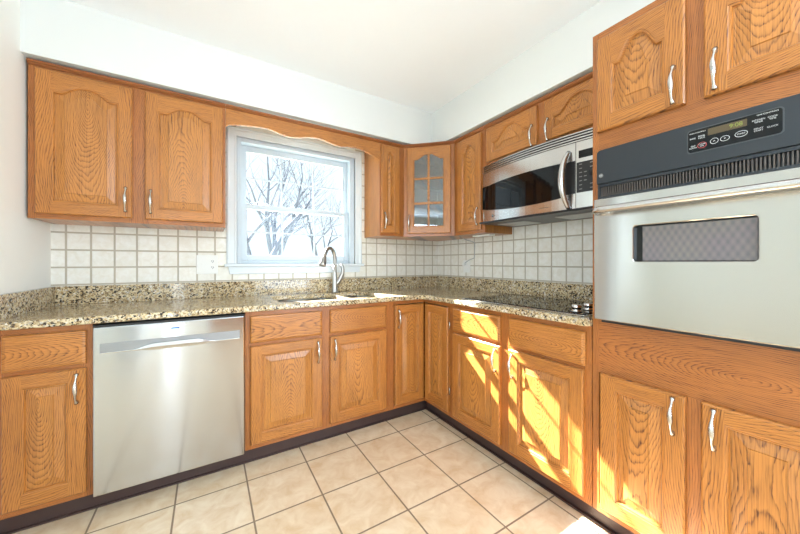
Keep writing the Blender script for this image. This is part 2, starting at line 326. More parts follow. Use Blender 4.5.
# ------------------------------------------------------------------ door builder
def archf(kind, c, half, zlo, rise):
    def f(x):
        u = min(1, abs(x-c)/half)
        if kind == 'flat': return zlo
        if kind == 'cathedral':
            e = .84
            if u >= e: return zlo
            return zlo + rise*.5*(1+math.cos(PI*(u/e)**1.45))
        return zlo + rise*max(0, 1-u*u)**.5
    return f
def loop(x0, x1, z0, f, N, c, half):
    """bottom left-right, top right-left; f gives the top height at a normalised position"""
    bot = [(x0 + (x1-x0)*i/(N-1), z0) for i in range(N)]
    top = [(x0 + (x1-x0)*i/(N-1)) for i in range(N)]
    return bot + [(x, f(c + (x-(x0+x1)/2)/((x1-x0)/2)*half)) for x in reversed(top)]
def door(parent, x0, x1, z0, z1, yb, kind='flat', rise=0.0, stile=.056, hx=None, hz=None, glazed=False, label=None, top=None, mat=None, t=.019):
    mat = mat or OAK
    """yb: back plane of the door (run coords); front at yb - t"""
    yf = yb - t; m = MB(); c = (x0+x1)/2; a0, a1 = x0+stile, x1-stile; half = (a1-a0)/2
    tr = top if top is not None else .052
    zb = z0+stile+.002; zlo = z1 - tr - rise; f = archf(kind, c, half, zlo, rise)
    e = .005; R = lambda: random.random()*9
    g0 = (0, R(), x0-.05); g1 = (0, R(), x1+.06); gb = (1, R(), z0-.05); gt = (1, R(), z1+.04)
    # sides and eased outer edge
    A = [(x0, z0), (x1, z0), (x1, z1), (x0, z1)]; I = [(x0+e, z0+e), (x1-e, z0+e), (x1-e, z1-e), (x0+e, z1-e)]
    gs = [gb, g1, gt, g0]
    for i in range(4):
        j = (i+1) % 4
        m.poly([(A[i][0], yb, A[i][1]), (A[j][0], yb, A[j][1]), (A[j][0], yf+e*.8, A[j][1]), (A[i][0], yf+e*.8, A[i][1])], gs[i])
        m.poly([(A[i][0], yf+e*.8, A[i][1]), (A[j][0], yf+e*.8, A[j][1]), (I[j][0], yf, I[j][1]), (I[i][0], yf, I[i][1])], gs[i])
    m.poly([(x0, yb, z0), (x0, yb, z1), (a0, yb, z1), (a0, yb, z0)], g0); m.poly([(a1, yb, z0), (a1, yb, z1), (x1, yb, z1), (x1, yb, z0)], g1)
    N = 2 if kind == 'flat' else 29
    m.poly([(x0+e, yf, z0+e), (a0, yf, z0+e), (a0, yf, z1-e), (x0+e, yf, z1-e)], g0)
    m.poly([(a1, yf, z0+e), (x1-e, yf, z0+e), (x1-e, yf, z1-e), (a1, yf, z1-e)], g1)
    m.poly([(a0, yf, z0+e), (a1, yf, z0+e), (a1, yf, zb), (a0, yf, zb)], gb)
    xs = [a0+(a1-a0)*i/(N-1) for i in range(N)]
    for i in range(N-1):
        for y in (yf, yb): m.poly([(xs[i], y, f(xs[i])), (xs[i+1], y, f(xs[i+1])), (xs[i+1], y, z1-e), (xs[i], y, z1-e)], gt)
    m.poly([(a0, yb, z0), (a1, yb, z0), (a1, yb, zb), (a0, yb, zb)], gb)
    # sticking (inner profile)
    def ring(mm, d0, y0, d1, y1, gsel, dd0=None, dd1=None):
        L0 = loop(a0+d0, a1-d0, zb+d0, lambda x: f(x)-d0*(1.0), N, c, half); L1 = loop(a0+d1, a1-d1, zb+d1, lambda x: f(x)-d1, N, c, half)
        k = len(L0)
        for i in range(k):
            j = (i+1) % k
            g = gsel(i, N, k)
            mm.poly([(L0[i][0], y0, L0[i][1]), (L0[j][0], y0, L0[j][1]), (L1[j][0], y1, L1[j][1]), (L1[i][0], y1, L1[i][1])], g)
    fs = lambda i, N, k: gb if i < N-1 else (g1 if i == N-1 else (gt if i < k-1 else g0))
    ring(m, 0, yf, .0025, yf+.0022, fs); ring(m, .0025, yf+.0022, .0075, yf+.0028, fs); ring(m, .0075, yf+.0028, .0115, yf+.0095, fs); ring(m, .0115, yf+.0095, .0115, yb, fs)
    d = m.build('door', mat, parent)
    if label: d['label'] = label
    if glazed:
        L = loop(a0+.012, a1-.012, zb+.012, lambda x: f(x)-.012, N, c, half)
        MB().prism(L, yb-.009, yb-.006, 'y').build('glass_pane', CGLASS, d)
        mm = MB(); mt = .009
        mm.box(c-mt, c+mt, yf+.003, yb-.0095, zb+.0115, f(c)-.0118, (0, 1, c))
        for q in (1, 2):
            z = zb + (z1-tr-zb)*q/3 - .005
            mm.box(a0+.0115, c-mt, yf+.004, yb-.0095, z-mt, z+mt, (1, 2, z)); mm.box(c+mt, a1-.0115, yf+.004, yb-.0095, z-mt, z+mt, (1, 3, z))
        mm.build('muntin_grid', mat, d, bev=.002)
    else:
        p = MB(); gp = (0, R(), c + random.uniform(-.02, .02)); one = lambda i, N, k: gp
        ring(p, .0112, yf+.0125, .0165, yf+.0130, one)
        bw = min(.032, half*.42)
        ring(p, .0165, yf+.0130, .0165+bw, yf+.0050, one); ring(p, .0165+bw, yf+.0050, .0180+bw, yf+.0005, one)
        D = .0180+bw; L = loop(a0+D, a1-D, zb+D, lambda x: f(x)-D, N, c, half)
        for i in range(N-1):
            j = 2*N-1-i; p.poly([(L[i][0], yf+.0005, L[i][1]), (L[i+1][0], yf+.0005, L[i+1][1]), (L[j-1][0], yf+.0005, L[j-1][1]), (L[j][0], yf+.0005, L[j][1])], gp)
        p.poly([(a0+.0075, yb-.0015, zb), (a1-.0075, yb-.0015, zb), (a1-.0075, yb-.0015, zlo), (a0+.0075, yb-.0015, zlo)], gp)
        p.build('raised_panel', OAKP, d)
    if hx is not None: handle(d, hx, yf, hz)
    return d
def handle(parent, x, y, z, L=.128, shrink=1):
    m = MB(); pts = []; rad = []
    n = 22
    for i in range(n+1):
        u = i/n; zz = z + L/2 - L*u; s = abs(2*u-1)
        out = .006 + .022*max(0, (1 - s**2.6))
        pts.append((x + .0008*math.sin(4*PI*u), y - out, zz))
        r = .0034 + .0040*max(0, 1-(s/.5)**2) if s < .5 else .0034
        if s > .80: r = .0034 + .0042*((s-.80)/.20)
        rad.append(r*1.12)
    m.tube(pts, rad, 12)
    for q in (1, -1):
        m.lathe([(.0062, 0), (.0058, -.003), (.0042, -.006), (.0044, -.010)], (x, y-.0002, z+q*(L/2-.006)), 'y', 14)
    return m.build('handle', NICKEL, parent)
def drawer(parent, x0, x1, z0, z1, yb, hz=False):
    t = .019; yf = yb-t; m = MB(); g = (1, random.random()*9, (z0+z1)/2 + random.uniform(-.02, .02)); rs = []
    for d, y in ((0, yb), (0, yf+.007), (.003, yf+.0035), (.010, yf+.0012), (.012, yf)):
        rs.append([(x0+d, y, z0+d), (x1-d, y, z0+d), (x1-d, y, z1-d), (x0+d, y, z1-d)])
    for a, b in zip(rs, rs[1:]):
        for i in range(4): j = (i+1) % 4; m.poly([a[i], a[j], b[j], b[i]], g)
    m.poly(rs[-1], g); m.poly(rs[0][::-1], g)
    return m.build('drawer_front', OAK, parent)

# ================================================================== SETTING
X0, YR, XL2, H = -2.775, -4.8, -6.0, 2.4645
SD, SZ = .342, 2.158
struct('floor', MB().box(XL2, 0.12, YR-.1, .12, -.06, 0), FLOORM)
struct('ceiling', MB().box(XL2-.1, .12, YR-.1, .12, H, H+.08), CEIL)
wx0, wx1, wz0, wz1 = -1.842, -.915, 1.145, 2.070   # rough opening in the back wall
WB = MB()
for a in ((X0-.12, wx0, 0, H), (wx1, .12, 0, H), (wx0, wx1, 0, wz0), (wx0, wx1, wz1, H)): WB.box(a[0], a[1], 0, .12, a[2], a[3])
struct('wall_back', WB, CREAM)
TB = MB()
for a in ((X0, wx0, .90, SZ), (wx1, 0, .90, SZ), (wx0, wx1, .90, wz0)): TB.box(a[0], a[1], -.006, -.0002, a[2], a[3])
struct('trim_3', TB, TILEB)
struct('wall_right', MB().box(0, .12, -3.25, 0, 0, H).box(0, .12, YR, -4.25, 0, H).box(0, .12, -4.25, -3.25, 0, .9).box(0, .12, -4.25, -3.25, 2.1, H), CREAM)  # gap beyond the tall cabinet added for the unseen right-hand fill lamp
struct('trim_4', MB().box(-.006, -.0002, -1.8265, -.006, .90, SZ), TILER)
struct('wall_left', MB().box(X0-.12, X0, -.92, 0, 0, H).box(X0-.12, X0, -3.6, -.92, 2.1, H).box(X0-.12, X0, YR, -3.6, 0, H), CREAM)
struct('trim_5', MB().box(X0-.135, X0+.015, -.99, -.90, 0, 2.17).box(X0-.135, X0+.015, -3.64, -3.55, 0, 2.17).box(X0-.135, X0+.015, -3.55, -.99, 2.08, 2.17), TRIMW, .003)
RW = MB()
for a in ((XL2, -2.56, 0, H), (-2.46, -2.05, 0, H), (-2.56, -2.46, 2.2, H), (-2.05, -1.15, 2.08, H), (-1.15, -1.08, 0, H), (-1.08, -.02, 0, .25), (-1.08, -.02, 2.25, H), (-.02, .12, 0, H)): RW.box(a[0], a[1], YR-.1, YR, a[2], a[3])
struct('wall_rear', RW, CREAM)
struct('wall_side_room', MB().box(XL2-.1, XL2, YR, 0, 0, H).box(XL2, X0-.12, .0, .12, 0, H), CREAM)
SOF = MB().prism([(X0, 0), (X0, -SD), (-SD, -SD), (-SD, -2.6), (0, -2.6), (0, 0)], SZ, H, 'z')
struct('trim_6', SOF, WHITE)   # soffit above the cabinets
# roof eave outside
struct('trim_7', MB().box(-4, 1.5, .12, .62, 2.335, 2.42), TRIMW)
struct('ground', MB().box(-30, 30, .4, 60, -1.1, -1.0), GRND)
# toe kicks
struct('baseboard_back', MB().box(X0, -.537, -.537, -.529, .002, .0995), KICK)
struct('baseboard_right', MB().box(-.537, -.529, -2.5, -.5375, .002, .0995), KICK)
struct('trim_8', MB().box(-.552, -.5375, -2.5, -.5375, 0, .008).box(X0, -.552, -.547, -.5375, 0, .008), KICK)

# ------------------------------------------------------------------ window
win = thing('window_1', '', '', 'B', (-1.38, 0, 1.14), kind='structure')
cs = MB()   # casing with a stepped profile
ox0, ox1, oz1 = -1.905, -.860, 2.128; ix0, ix1, iz1 = -1.838, -.925, 2.062
for (d0, d1, y) in ((0, .064, -.018), (.006, .020, -.024), (.050, .064, -.022)):
    cs.box(ox0+d0, ox0+d1, y, -.0065, 1.146, oz1-d0); cs.box(ox1-d1, ox1-d0, y, -.0065, 1.146, oz1-d0); cs.box(ox0+d1, ox1-d1, y, -.0065, oz1-d1, oz1-d0)
cs.build('window_casing', TRIMW, win, bev=.002)
MB().box(-1.918, -.848, -.045, .03, 1.126, 1.146).build('window_stool', TRIMW, win, bev=.004)
MB().prism([(-1.895, 1.126), (-1.885, 1.073), (-.885, 1.073), (-.873, 1.126)], -.024, -.0065, 'y').build('window_apron', TRIMW, win, bev=.003)
jb = MB().box(ix0, ix0+.026, -.002, .115, 1.146, 2.066).box(ix1-.042, ix1, -.002, .115, 1.146, 2.066).box(ix0+.026, ix1-.042, -.002, .115, 2.036, 2.066).box(ix0+.026, ix1-.042, .03, .12, 1.146, 1.172)
jb.build('window_jamb', VINYL, win, bev=.002)
def sash(x0, x1, z0, z1, y0, y1, st, rb, rt, name):
    m = MB().box(x0, x0+st, y0, y1, z0, z1).box(x1-st, x1, y0, y1, z0, z1).box(x0+st, x1-st, y0, y1, z0, z0+rb).box(x0+st, x1-st, y0, y1, z1-rt, z1)
    s_ = m.build(name, VINYL, win, bev=.003)
    gx0, gx1, gz0, gz1 = x0+st, x1-st, z0+rb, z1-rt; ym = (y0+y1)/2
    MB().box(gx0, gx1, ym-.002, ym+.002, gz0, gz1).build('window_glass', GLASS, s_)
    mu = MB()
    for k in (1, 2): x = gx0+(gx1-gx0)*k/3; mu.box(x-.006, x+.006, ym-.006, ym-.0022, gz0, gz1)
    z = (gz0+gz1)/2
    for k in range(3): mu.box(gx0+(gx1-gx0)*k/3+(.006 if k else 0), gx0+(gx1-gx0)*(k+1)/3-(.006 if k < 2 else 0), ym-.006, ym-.0022, z-.006, z+.006)
    mu.build('window_muntins', VINYL, s_)
    return s_
sash(-1.811, -.968, 1.172, 1.592, .032, .060, .042, .040, .034, 'lower_sash')
sash(-1.811, -.968, 1.560, 2.035, .064, .092, .040, .036, .045, 'upper_sash')
MB().box(-1.39, -1.34, .020, .0315, 1.568, 1.580).box(-1.372, -1.352, .012, .020, 1.570, 1.580).build('sash_lock', VINYL, win, bev=.002)

# ================================================================== BASE CABINETS
def face(parent, x0, x1, z0, z1, y, stiles, rails, th=.02, name='face_frame', mat=None):
    """stiles: (x0,x1) pairs full height; rails: (x0,x1,z0,z1)"""
    m = MB()
    for a, b in stiles: m.box(a, b, y, y+th, z0, z1, (0, random.random()*9, a+.12))
    for a, b, c, d in rails: m.box(a, b, y, y+th, c, d, (1, random.random()*9, (c+d)/2 if d-c > .1 else c-.08))
    return m.build(name, mat or OAKF, parent)
def carcass(parent, x0, x1, y0, y1, z0, z1, top=False, name='carcass'):
    m = MB(); t = .016
    m.box(x0, x0+t, y0, y1, z0, z1, (0, 1, x0)); m.box(x1-t, x1, y0, y1, z0, z1, (0, 2, x1))
    m.box(x0+t, x1-t, y0, y1, z0, z0+t, (1, 3, z0)); m.box(x0+t, x1-t, y1-.008, y1, z0+t, z1, (0, 4, (x0+x1)/2))
    if top: m.box(x0+t, x1-t, y0, y1-.008, z1-t, z1, (1, 5, z1))
    return m.build(name, OAK, parent)
ZB, ZC = .100, .8795
def base_cab(run, x0, x1, doors, drawers, label, hinge, name='base_cabinet', group=None, mid=None, sr=.036):
    t = thing(name, label, 'cabinet', run, (x0, 0, ZB), group)
    carcass(t, x0+.001, x1-.001, -.579, -.008, ZB, ZC)
    st = [(x0+.001, x0+.036)] + ([mid] if mid else []) + [(x1-sr, x1-.001)]
    rl = []
    for (a, b) in zip(st, st[1:]):
        rl += [(a[1], b[0], ZB, .135), (a[1], b[0], .683, .702), (a[1], b[0], .845, ZC)]
    face(t, x0, x1, ZB, ZC, -.5995, st, rl)
    for a, b in drawers: drawer(t, a, b, .703, .853, -.6)
    for (a, b), hs in zip(doors, hinge):
        door(t, a, b, .128, .684, -.6, hx=(b-.028 if hs == 'r' else a+.028), hz=.600)
    return t
base_cab('B', -2.768, -2.4625, [(-2.735, -2.483)], [(-2.735, -2.483)], 'single oak base cabinet left of the dishwasher, against the left wall', 'r')
base_cab('B', -1.840, -.8765, [(-1.813, -1.405), (-1.351, -.943)], [(-1.813, -1.405), (-1.351, -.943)], 'two-door oak base cabinet under the sink and window', 'rl', 'sink_base_cabinet', mid=(-1.418, -1.338), sr=.072)
base_cab('R', .903, 1.8265, [(.938, 1.336), (1.398, 1.797)], [(.938, 1.336), (1.398, 1.803)], 'two-door oak base cabinet under the cooktop, streaked with sunlight', 'rl', mid=(1.326, 1.408), sr=.036)
# corner cabinet with a folding two-leaf door
t = thing('corner_base_cabinet', 'corner oak base cabinet with a folding two-leaf door', 'cabinet', 'B', (-.875, -.6, ZB))
m = MB().box(-.874, -.846, -.5995, -.58, ZB, ZC, (0, 1, -.95)).box(-.846, -.60, -.5995, -.58, ZB, .128, (1, 2, .0)).box(-.846, -.60, -.5995, -.58, .852, ZC, (1, 3, .8))
m.box(-.5995, -.58, -.58, -.5801, ZB, ZC)
m.box(-.5995, -.58, -.9015, -.872, ZB, ZC, (0, 4, -1.4)).box(-.5995, -.58, -.872, -.5995, ZB, .128, (0, 5, -1.0)).box(-.5995, -.58, -.872, -.5995, .852, ZC, (0, 6, -1.0))
m.build('face_frame', OAKF, t)
MB().prism([(-.874, -.012), (-.874, -.579), (-.579, -.579), (-.579, -.9015), (-.012, -.9015), (-.012, -.012)], ZB, ZB+.016, 'z').build('carcass', OAK, t)
MB().box(-.874, -.858, -.579, -.012, ZB+.016, ZC).build('side_panel', OAK, t); MB().box(-.579, -.012, -.9015, -.886, ZB+.016, ZC).build('side_panel', OAK, t)
door(t, -.871, -.6215, .131, .848, -.6, stile=.048, hx=-.855+.008, hz=.750)
# second leaf lives in the right run: build in its own frame under the same thing
def run_child(parent, run):
    """an in-place transform so parts of one thing can face another wall"""
    return None
def leaf_right(parent):
    tmp = thing('tmp', '', '', 'R', (.6215, 0, ZB)); d = door(tmp, .622, .888, .131, .848, -.6, stile=.048)
    bpy.context.view_layer.update()
    mw = {c: c.matrix_world.copy() for c in [d]}
    d.parent = parent; bpy.context.view_layer.update(); d.matrix_parent_inverse = Matrix(); d.matrix_basis = parent.matrix_world.inverted() @ mw[d]
    bpy.data.objects.remove(tmp)
leaf_right(t)
for z in (.25, .70): MB().tube([(-.605, -.8945, z), (-.605, -.8945, z+.05)], .004, 8).build('hinge', NICKEL, t)

# tall oven cabinet
TX0, TX1 = 1.829, 2.497
t = thing('tall_oven_cabinet', 'floor to ceiling oak cabinet holding the wall oven', 'cabinet', 'R', (TX0, 0, ZB))
m = MB(); ZT = 2.128
m.box(TX0, TX0+.018, -.579, -.008, ZB, ZT, (0, 1, TX0)).box(TX1-.018, TX1, -.579, -.008, ZB, ZT, (0, 2, TX1)).box(TX0+.018, TX1-.018, -.016, -.008, ZB, ZT, (0, 3, 0))
for z in (ZB, .68, .905, 1.63, ZT-.018): m.box(TX0+.018, TX1-.018, -.579, -.016, z, z+.017, (1, 4, z))
m.build('carcass', OAK, t)
face(t, TX0, TX1, ZB, ZT, -.5995, [(TX0, TX0+.026), (TX1-.026, TX1)],
     [(TX0+.026, TX1-.026, ZB, .135), (TX0+.026, TX1-.026, .690, .915), (TX0+.026, TX1-.026, 1.618, 1.712), (TX0+.026, TX1-.026, 2.085, ZT)])
face(t, 0, 0, .135, .690, -.5995, [(2.13, 2.20)], [], name='lower_stile'); face(t, 0, 0, 1.712, 2.085, -.5995, [(2.13, 2.20)], [], name='upper_stile')
door(t, 1.866, 2.140, .128, .692, -.6, hx=2.109, hz=.617); door(t, 2.182, 2.470, .128, .692, -.6, hx=2.214, hz=.617)
door(t, 1.853, 2.140, 1.704, 2.092, -.6, 'cathedral', .075, hx=2.110, hz=1.778, top=.05); door(t, 2.188, 2.475, 1.700, 2.092, -.6, 'cathedral', .075, hx=2.217, hz=1.778, top=.05)

# ================================================================== WALL CABINETS
ZU = 1.374; ZUT = SZ - .014; UF = -.305
def molding(parent, x0, x1, y):
    MB().prism([(y, ZUT-.022), (y-.006, ZUT-.019), (y-.012, ZUT-.012), (y-.016, ZUT-.010), (y-.016, ZUT), (y, ZUT)], x0, x1, 'x', (1, random.random()*9, ZUT+.1)).build('top_moulding', OAKD, parent)
def wall_cab(run, x0, x1, z0, doors, label, hs, kind='cathedral', rise=.045, mid=None, hz=None, sides=(.03, .03), stile=.056, top=.052, dz=None, name='wall_cabinet', botr=.026):
    t = thing(name, label, 'cabinet', run, (x0, 0, z0))
    carcass(t, x0+.001, x1-.001, UF+.0195, -.008, z0, ZUT, True)
    st = [(x0+.0005, x0+sides[0])] + ([mid] if mid else []) + [(x1-sides[1], x1-.0005)]
    rl = []
    for (a, b) in zip(st, st[1:]): rl += [(a[1], b[0], z0, z0+botr+.014), (a[1], b[0], 2.09, ZUT)]
    face(t, x0, x1, z0, ZUT, UF, st, rl)
    d0, d1 = dz if dz else (z0+.024, 2.108)
    for (a, b), h in zip(doors, hs):
        door(t, a, b, d0, d1, UF-.0005, kind, rise, hx=(b-.026 if h == 'r' else a+.026), hz=hz if hz else d0+.098, stile=stile, top=top)
    molding(t, x0, x1, UF)
    return t
wall_cab('B', -2.763, -1.9225, ZU, [(-2.736, -2.370), (-2.315, -1.938)], 'two-door oak wall cabinet left of the window', 'rl', mid=(-2.385, -2.300))
wall_cab('B', -.8325, -.6095, ZU, [(-.825, -.655)], 'narrow one-door oak wall cabinet just right of the window', 'l', 'round', .035, stile=.050, sides=(.02, .05), name='wall_cabinet')
wall_cab('R', .6095, .9335, ZU, [(.656, .905)], 'oak wall cabinet with one arched door, left of the microwave', 'r', 'cathedral', .05, stile=.050, sides=(.05, .03))
wall_cab('R', .9360, 1.8265, 1.8475, [(.961, 1.361), (1.414, 1.816)], 'short two-door oak wall cabinet above the microwave', 'rl', 'cathedral', .075, mid=(1.350, 1.425), hz=1.931, top=.030, dz=(1.872, 2.108), stile=.050, botr=.014)
# diagonal corner cabinet with a glazed door
t = thing('corner_wall_cabinet', 'diagonal oak corner wall cabinet with a six-pane glass door', 'cabinet', 'D', (0, 0, ZU))
W = .4285
pent = [(0, 0), (W, 0), (W+.2157-.004, .2157-.004), (W/2, .2157*2+W/2-.02), (-.2157+.004, .2157-.004)]
def inD(x, y): # world to run D
    c, s = math.cos(PI/4), math.sin(PI/4); dx, dy = x+.608, y+.305; return (dx*c - dy*s, dx*s + dy*c)
P5 = [inD(*p) for p in ((-.6075, -.0065), (-.6075, -.300), (-.300, -.6075), (-.0065, -.6075), (-.0065, -.0065))]
P5i = [inD(*p) for p in ((-.592, -.02), (-.592, -.300), (-.300, -.592), (-.02, -.592), (-.02, -.02))]
m = MB()
for z in (ZU, ZUT-.016): m.prism(P5, z, z+.016, 'z', (1, 1, 0))
for i in (0, 2, 3, 4):
    j = (i+1) % 5; m.prism([P5[i], P5[j], P5i[j], P5i[i]], ZU+.016, ZUT-.016, 'z', (0, i, 0))
m.build('carcass', OAK, t)
for z in (1.64, 1.88): MB().prism([(x, y) if k not in (1, 2) else (x, y+.025) for k, (x, y) in enumerate(P5i)], z, z+.016, 'z', (1, 2, 0)).build('shelf', OAK, t)
face(t, 0, W, ZU, ZUT, .0005, [(.003, .052), (W-.052, W-.003)], [(.052, W-.052, ZU, ZU+.045), (.052, W-.052, 2.088, ZUT)])
door(t, .034, .396, ZU+.022, 2.110, 0, 'cathedral', .040, glazed=True, hx=.055, hz=1.486, stile=.050, top=.050)
MB().prism([(0, ZUT-.022), (-.006, ZUT-.019), (-.012, ZUT-.012), (-.016, ZUT-.010), (-.016, ZUT), (0, ZUT)], .004, W-.004, 'x', (1, 3, 2.3)).build('top_moulding', OAKD, t)

# valance over the window
pts = [(-1.9215, 2.145), (-1.9215, 2.005)]
ctl = [(-1.9215, 2.006), (-1.900, 2.024), (-1.842, 2.036), (-1.768, 2.045), (-1.70, 2.050), (-1.64, 2.043), (-1.586, 2.030), (-1.53, 2.025), (-1.47, 2.034), (-1.40, 2.050), (-1.347, 2.056), (-1.29, 2.050), (-1.23, 2.036), (-1.18, 2.030), (-1.13, 2.035), (-1.07, 2.044), (-1.00, 2.040), (-.93, 2.022), (-.88, 2.004), (-.834, 1.985)]
def smooth(c, n=5):
    o = []
    for i in range(len(c)-1):
        p0 = c[max(i-1, 0)]; p1 = c[i]; p2 = c[i+1]; p3 = c[min(i+2, len(c)-1)]
        for k in range(n):
            u = k/n; f = lambda a, b, cc, d: .5*((2*b)+(-a+cc)*u+(2*a-5*b+4*cc-d)*u*u+(-a+3*b-3*cc+d)*u**3)
            o.append(tuple(f(p0[q], p1[q], p2[q], p3[q]) for q in range(len(p1))))
    return o + [c[-1]]
bt = smooth(ctl)
vt = thing('window_valance', 'scalloped oak valance board spanning above the window', 'valance', 'B', (-1.38, UF, 2.03))
m = MB(); g = (1, 3.3, 1.95)
for y in (UF, UF+.019):
    for a, b in zip(bt, bt[1:]): m.poly([(a[0], y, a[1]), (b[0], y, b[1]), (b[0], y, ZUT), (a[0], y, ZUT)], g)
for a, b in zip(bt, bt[1:]): m.poly([(a[0], UF, a[1]), (b[0], UF, b[1]), (b[0], UF+.019, b[1]), (a[0], UF+.019, a[1])], g)
m.build('board', OAK, vt); molding(vt, -1.9215, -.834, UF)

# ================================================================== COUNTER
def rounded(x0, x1, y0, y1, r, n=6):
    o = []
    for cx_, cy_, a in ((x1-r, y1-r, 0), (x0+r, y1-r, PI/2), (x0+r, y0+r, PI), (x1-r, y0+r, 3*PI/2)):
        for k in range(n+1): b = a+PI/2*k/n; o.append((cx_+r*math.cos(b), cy_+r*math.sin(b)))
    return o
CZ0, CZ1, CF = .880, .914, -.636
ct = thing('granite_countertop', 'speckled tan granite L-shaped worktop with matching upstand', 'countertop', 'B', (-1.4, -.32, CZ0))
arc = [(CF-.05+.05*math.sin(a), CF-.05+.05*math.cos(a)) for a in [PI/2*k/6 for k in range(7)]]   # inner corner eased
out = [(X0+.003, -.008), (X0+.003, CF)] + [(CF-.05, CF)] + [(CF-.05+.05*math.sin(a), CF-.05+.05*math.cos(a)) for a in [PI/2*k/6 for k in range(1, 7)]] + [(CF, -1.8265+.018)] + [(CF+.018, -1.8265), (-.008, -1.8265), (-.008, -.008)]
top = MB().prism(out, CZ0, CZ1, 'z').build('worktop', GRAN, ct)
holes = [(-1.640, -1.215, -.545, -.150), (-1.185, -.905, -.545, -.150)]
cut = MB()
for a in holes: cut.prism(rounded(*a, .06), CZ0-.05, CZ1+.05, 'z')
cutter = cut.build('cutter', GRAN, ct)
md = top.modifiers.new('b', 'BOOLEAN'); md.operation = 'DIFFERENCE'; md.object = cutter; md.solver = 'EXACT'
md = top.modifiers.new('r', 'BEVEL'); md.width = .010; md.segments = 4; md.limit_method = 'ANGLE'; md.angle_limit = 1.0
bpy.context.view_layer.update()
me = bpy.data.meshes.new_from_object(top.evaluated_get(bpy.context.evaluated_depsgraph_get()))
top.modifiers.clear(); top.data = me; bpy.data.objects.remove(cutter)
ub = MB().box(X0+.023, -.028, -.028, -.0065, CZ1, 1.020).box(-.028, -.0065, -1.8265, -.0065, CZ1, 1.020).box(X0+.001, X0+.023, CF+.01, -.0065, CZ1, 1.020)
ub.build('upstand', GRAN, ct, bev=.002)

# sink
sk = thing('kitchen_sink', 'stainless double-bowl sink set below the granite under the window', 'sink', 'B', (-1.27, -.35, .70))
for a, dep, drx in ((holes[0], .19, 0), (holes[1], .16, 0)):
    m = MB(); x0, x1, y0, y1 = a; n0 = 0; rings = []
    for gdx, z, r in ((-.012, CZ0-.0012, .07), (.000, CZ0-.0012, .06), (.002, CZ0-.01, .058), (.010, CZ0-dep+.03, .05), (.020, CZ0-dep+.008, .045), (.045, CZ0-dep, .03)):
        rings.append([(p[0], p[1], z) for p in rounded(x0+gdx, x1-gdx, y0+gdx, y1-gdx, r)])
    for r0, r1 in zip(rings, rings[1:]):
        k = len(r0)
        for i in range(k): j = (i+1) % k; m.poly([r0[i], r0[j], r1[j], r1[i]]); m.sm[-1] = True
    m.poly(rings[-1])
    o = m.build('bowl', STEELD, sk); md = o.modifiers.new('s', 'SOLIDIFY'); md.thickness = .0012; md.offset = 1
    c = ((x0+x1)/2, (y0+y1)/2-.0, CZ0-dep)
    MB().lathe([(.045, .0), (.045, .002), (.030, .003), (.028, .0005), (.004, .0005)], c).build('drain', CHROME, o)

# faucet
fx, fy = -1.138, -.100
fc = thing('pull_down_faucet', 'brushed nickel gooseneck faucet with a side lever behind the sink', 'faucet', 'B', (fx, fy, CZ1))
MB().lathe([(.028, 0), (.028, .006), (.024, .012), (.022, .05), (.021, .10), (.0175, .16), (.016, .22)], (fx, fy, CZ1+.0004)).build('faucet_body', FAUC, fc)
dx, dy = -.80, -.60
arcp = [(0, .21), (0, .27), (.012, .315), (.040, .347), (.075, .355), (.108, .343), (.130, .315), (.145, .285)]
ap = smooth([(a, b) for a, b in arcp], 5)
MB().tube([(fx+dx*a, fy+dy*a, CZ1+b) for a, b in ap], .0145, 16).build('gooseneck', FAUC, fc)
hp = [(.143, .290), (.150, .272), (.160, .246), (.167, .226), (.170, .216)]
MB().tube([(fx+dx*a, fy+dy*a, CZ1+b) for a, b in hp], [.016, .020, .0245, .0275, .025], 18).build('spray_head', FAUC, fc)
MB().tube(smooth([(fx+.012, fy, CZ1+.070), (fx+.035, fy-.004, CZ1+.100), (fx+.058, fy-.01, CZ1+.145), (fx+.064, fy-.012, CZ1+.185), (fx+.056, fy-.010, CZ1+.215), (fx+.050, fy-.008, CZ1+.228)], 4),
          [.019]*4+[.017]*4+[.0145]*4+[.0155]*4+[.0145]*4+[.008], 14).build('lever', FAUC, fc)

# ================================================================== DISHWASHER
dw = thing('dishwasher', 'stainless dishwasher with a scooped pocket handle under the counter', 'dishwasher', 'B', (-2.15, -.6, .10))
MB().box(-2.452, -1.850, -.598, -.02, .105, .868).build('tub_body', CHAR, dw)
dd = MB().box(-2.456, -1.845, -.640, -.600, .104, .864).build('door', STEEL, dw, bev=.006)
MB().box(-2.456, -1.845, -.632, -.600, .8645, .872).build('control_strip', BLACK, dd)
zt, zb_ = .789, .742
MB().box(-2.432, -1.868, -.6416, -.6403, zb_, zt).build('handle_pocket', POCK, dd, bev=.001)
m = MB(); n = 40; rows = []
for i in range(n+1):
    u = i/n; x = -2.430 + .560*u; s = abs(2*u-1)
    b = 0 if s > .62 else (.5*(1+math.cos(PI*min(1, max(0, (s-.28)/.34)))) if s > .28 else 1)
    rows.append((x, b))
prof = []
for x, b in rows:
    o = .003 + .020*b; zlo = zb_ + .001 - .004*b; zh = zb_ + .007 + .022*b
    prof.append([(x, -.6417, zh), (x, -.6417-o*.7, zh-.001), (x, -.6417-o, (zh+zlo)/2), (x, -.6417-o*.75, zlo), (x, -.6417, zlo)])
for a, b in zip(prof, prof[1:]):
    for i in range(4): m.poly([a[i], a[i+1], b[i+1], b[i]]); m.sm[-1] = True
    m.poly([a[4], a[0], b[0], b[4]])
m.poly(prof[0]); m.poly(prof[-1][::-1])
m.build('handle', BAR, dd)
MB().box(-2.172, -2.138, -.6412, -.6403, .828, .836).build('badge', plain('blue_badge', srgb(60, 110, 170), .4), dd)

